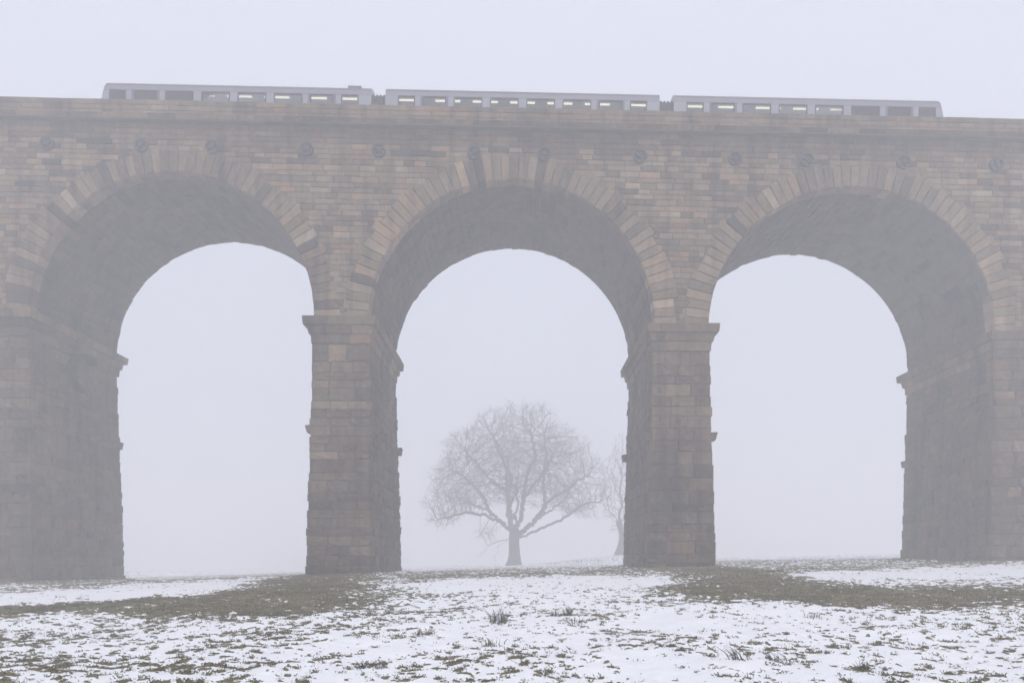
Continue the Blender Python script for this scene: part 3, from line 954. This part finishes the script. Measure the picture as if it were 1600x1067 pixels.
def env_oak(r):
    if r.random() < .42:
        while True:
            x, y, z = r.uniform(-9.8, 9.8), r.uniform(-8.5, 8.5), r.uniform(5.5, 18)
            q_ = (x / 9.8) ** 2 + (y / 8.5) ** 2 + ((z - 7.5) / 10.6) ** 2
            if .25 < q_ < 1 and z > 8.2 - .28 * abs(x): return (x, y, z)
    b_ = BLOBS[r.integers(len(BLOBS))]
    if r.random() > (b_[3] * b_[3] * b_[4]) / 14: b_ = BLOBS[r.integers(len(BLOBS))]
    while True:
        p_ = r.uniform(-1, 1, 3)
        if p_ @ p_ < 1: return (b_[0] + p_[0] * b_[3], b_[1] + p_[1] * b_[3], b_[2] + p_[2] * b_[4] * 1.1)
tx, ty = -.47, 63.8
tz = float(terrain(tx, ty)) - .05
TR = [(0, 0, 0), (0, 0, .25), (.02, 0, .6), (.03, 0, 1.2), (.02, 0, 2.0), (-.02, .03, 2.8), (0, 0, 3.5), (.05, 0, 4.1)]
LIMBS = [
    [(-.3, -.3, 4.1), (-1.7, -.9, 5.1), (-3.4, -1.6, 5.9), (-5.3, -2.0, 6.2), (-7.2, -2.2, 5.7), (-9.0, -2.6, 5.2)],
    [(-.3, .2, 4.1), (-1.4, .8, 5.1), (-3.1, 1.4, 6.7), (-3.5, 1.8, 7.9), (-4.6, 2.3, 9.5), (-6.4, 2.6, 11.2), (-8.0, 3.0, 12.0)],
    [(0, 0, 4.1), (-.6, .1, 5.6), (-.7, .3, 8.7), (-.9, .2, 11.5), (-1.7, .4, 13.6), (-2.7, .2, 15.8)],
    [(-.7, .3, 8.7), (-1.8, -.8, 9.4), (-3.0, -1.7, 10.2), (-4.2, -2.4, 11.7), (-5.6, -2.6, 13.2)],
    [(.1, 0, 4.1), (.8, -.4, 5.6), (1.1, -.9, 7.8), (1.5, -1.3, 10.6), (2.5, -1.6, 12.5), (2.0, -2.0, 15.6)],
    [(.3, .1, 3.5), (1.2, .4, 4.3), (2.6, .8, 5.4), (3.8, 1.0, 7.4), (3.5, 1.3, 10.4), (3.9, 1.6, 13.6), (3.7, 1.6, 16.0)],
    [(3.8, 1.0, 7.4), (5.0, .4, 8.4), (6.3, -.5, 8.9), (7.3, -1.0, 9.9), (8.6, -1.2, 10.5)],
    [(.4, -.2, 3.2), (1.4, -.7, 3.5), (3.0, -1.2, 4.3), (5.4, -1.6, 5.3), (6.9, -1.7, 6.3), (8.3, -1.9, 7.3), (9.8, -2.0, 7.4)],
    [(0, -.4, 3.9), (.3, -2.0, 5.2), (-.6, -3.9, 6.6), (.4, -6.0, 8.2), (-.4, -8.0, 9.0)],
    [(0, .4, 3.9), (-.4, 2.2, 5.6), (.6, 4.2, 7.6), (0, 6.2, 9.6), (1.0, 7.8, 10.4)],
    [(1.1, -.9, 7.8), (2.2, -3.0, 9.2), (3.6, -4.6, 10.8), (4.6, -5.6, 12.6)],
    [(-.7, .3, 8.7), (-.2, 2.4, 10.6), (-.8, 4.0, 12.8), (-.4, 5.0, 14.6)],
    [(-3.1, 1.4, 6.7), (-4.6, 3.2, 7.4), (-6.2, 4.6, 8.0), (-7.4, 5.4, 8.8)],
    [(2.6, .8, 5.4), (4.0, 3.0, 6.6), (5.8, 4.6, 7.8), (7.0, 5.6, 9.2)],
    [(-.5, -.2, 3.2), (-1.5, -.4, 3.0), (-2.4, -.5, 2.7), (-3.2, -.5, 2.3), (-3.8, -.6, 1.4)],
    [(-.5, .1, 2.9), (-1.3, .2, 2.7), (-1.8, .2, 2.2), (-2.2, .3, 1.4), (-2.3, .3, .8)],
]
nodes, par = grow_tree(12, env_oak, TR, 12500, .28, 3.0, .39, 140, .18, LIMBS)
oak = tree_object('oak_tree', (tx, ty, tz), nodes, par, .0175, 2.28, 'broad bare oak with a domed crown seen through the middle arch', 'tree', 5, 8, .75, 3, .78, .62)
oak.scale = (1.32, 1.32, 1.32)

def env_ash(r):
    while True:
        x, y, z = r.uniform(-5, 4.5), r.uniform(-4, 4), r.uniform(3.0, 16.3)
        w_ = 1.0 + 1.9 * math.sin(min(1, max(0, (z - 3.5) / 12)) * math.pi) ** .8
        if math.hypot((x + .4 - .05 * z), y) < w_: return (x, y, z)
sx, sy = 16.75, 68.0
sz = float(terrain(sx, sy)) - .05
nodes, par = grow_tree(31, env_ash, [(0, 0, 0), (.06, 0, .4), (.2, 0, 1.1), (.38, 0, 1.9), (.42, 0, 2.8), (.25, 0, 3.6), (-.05, 0, 4.5)], 1000, .34, 2.6, .55, 130, .34)
ash = tree_object('bare_tree', (sx, sy, sz), nodes, par, .020, 2.25, 'thin crooked bare tree half hidden behind the right middle pier', 'tree', 6, 7, .8, 3, .8, .42)

ash.scale = (1.2, 1.2, 1.2)
# ------------------------------------------------------------------ rush tussocks standing out of the snow
RUSH = [
    (-.42, -20.7, .36, .34, 70, 'largest dark rush tussock in the snow below the oak'),
    (.87, -19.5, .26, .16, 22, 'left tuft of the pair of rushes right of the largest tussock'),
    (1.20, -19.6, .28, .17, 30, 'right tuft of the pair of rushes right of the largest tussock'),
    (1.25, -21.2, .18, .40, 26, 'wide sparse rush tuft in front of the paired rushes'),
    (-.40, -23.5, .17, .30, 30, 'brown flattened tussock nearer than the largest tussock'),
    (-2.22, -25.6, .15, .12, 16, 'left of two small rush tufts in the front left snow'),
    (-1.97, -25.6, .17, .16, 22, 'right of two small rush tufts in the front left snow'),
    (-1.80, -22.3, .18, .30, 34, 'pale straw tussock left of the largest tussock'),
    (-2.25, -22.9, .13, .16, 18, 'low dark tuft just left of the pale straw tussock'),
    (3.28, -25.3, .30, .24, 22, 'long leaning rush stems in the front right snow'),
    (3.82, -25.4, .20, .26, 26, 'low rush tuft just right of the long leaning stems'),
    (6.65, -20.5, .17, .34, 26, 'flat grassy tuft in the snow below the right arch'),
    (4.95, -21.6, .13, .22, 16, 'small faint tuft in the smooth snow below the right middle pier'),
    (4.70, -26.0, .20, .12, 20, 'small upright tuft nearest the bottom right of the field'),
]
for i, (x, y, h, w_, nb, lab) in enumerate(RUSH):
    r = np.random.default_rng(900 + i)
    z = float(ground_z(np.array([x]), np.array([y]))[0]) - .03
    h *= .78; w_ *= .85
    acc = Acc()
    lean0 = .55 if 'leaning' in lab else 0
    for b in range(nb):
        rr = w_ * math.sqrt(r.random()) * .7; t = r.uniform(0, 2 * math.pi)
        bx, by = rr * math.cos(t), rr * math.sin(t)
        ln = h * r.uniform(.45, 1.15); dx = bx / max(w_, .01) * .5 + r.normal(0, .22) - lean0; dy = by / max(w_, .01) * .4 + r.normal(0, .2)
        k = .6 * ln
        bend = r.normal(0, .10, 2)
        V, F = tube([(bx, by, 0), (bx + dx * k * .55, by + dy * k * .55, k), (bx + dx * ln + bend[0] * ln, by + dy * ln + bend[1] * ln, ln)], [.006, .005, .002], 3)
        acc.put(V, F)
    # matted base
    for b in range(nb):
        t = r.uniform(0, 2 * math.pi); rr = w_ * math.sqrt(r.random()); ln = r.uniform(.04, .10)
        bx, by = rr * math.cos(t), rr * math.sin(t); ph = r.uniform(0, 2 * math.pi)
        V, F = tube([(bx, by, -.01), (bx + ln * .5 * math.cos(ph), by + ln * .5 * math.sin(ph), .03 + .02 * r.random()), (bx + ln * math.cos(ph), by + ln * math.sin(ph), .02)], [.007, .006, .002], 3)
        acc.put(V, F)
    o = acc.build('rush_tussock', M_GRASS if ('straw' in lab or 'brown' in lab or 'grassy' in lab) else M_RUSH)
    o.location = (x, y, z)
    tag(o, lab, 'rushes', 'rush tussocks in the snow')

# ------------------------------------------------------------------ fog
HZ = 470
v, f = box_vf(-HZ, HZ, CAM_Y - HZ, CAM_Y + HZ, -5.0, 29.5)
haze = add('haze', mesh_data('haze', v, f))
m = bpy.data.materials.new('fog'); m.use_nodes = True
n = m.node_tree.nodes; l = m.node_tree.links; n.clear()
out = n.new('ShaderNodeOutputMaterial'); pv = n.new('ShaderNodeVolumePrincipled')
pv.inputs['Color'].default_value = (.985, .985, .99, 1)
pv.inputs['Density'].default_value = 0.0111
pv.inputs['Anisotropy'].default_value = 0.2
l.new(pv.outputs[0], out.inputs['Volume'])
haze.data.materials.append(m)
tag(haze, kind='stuff')
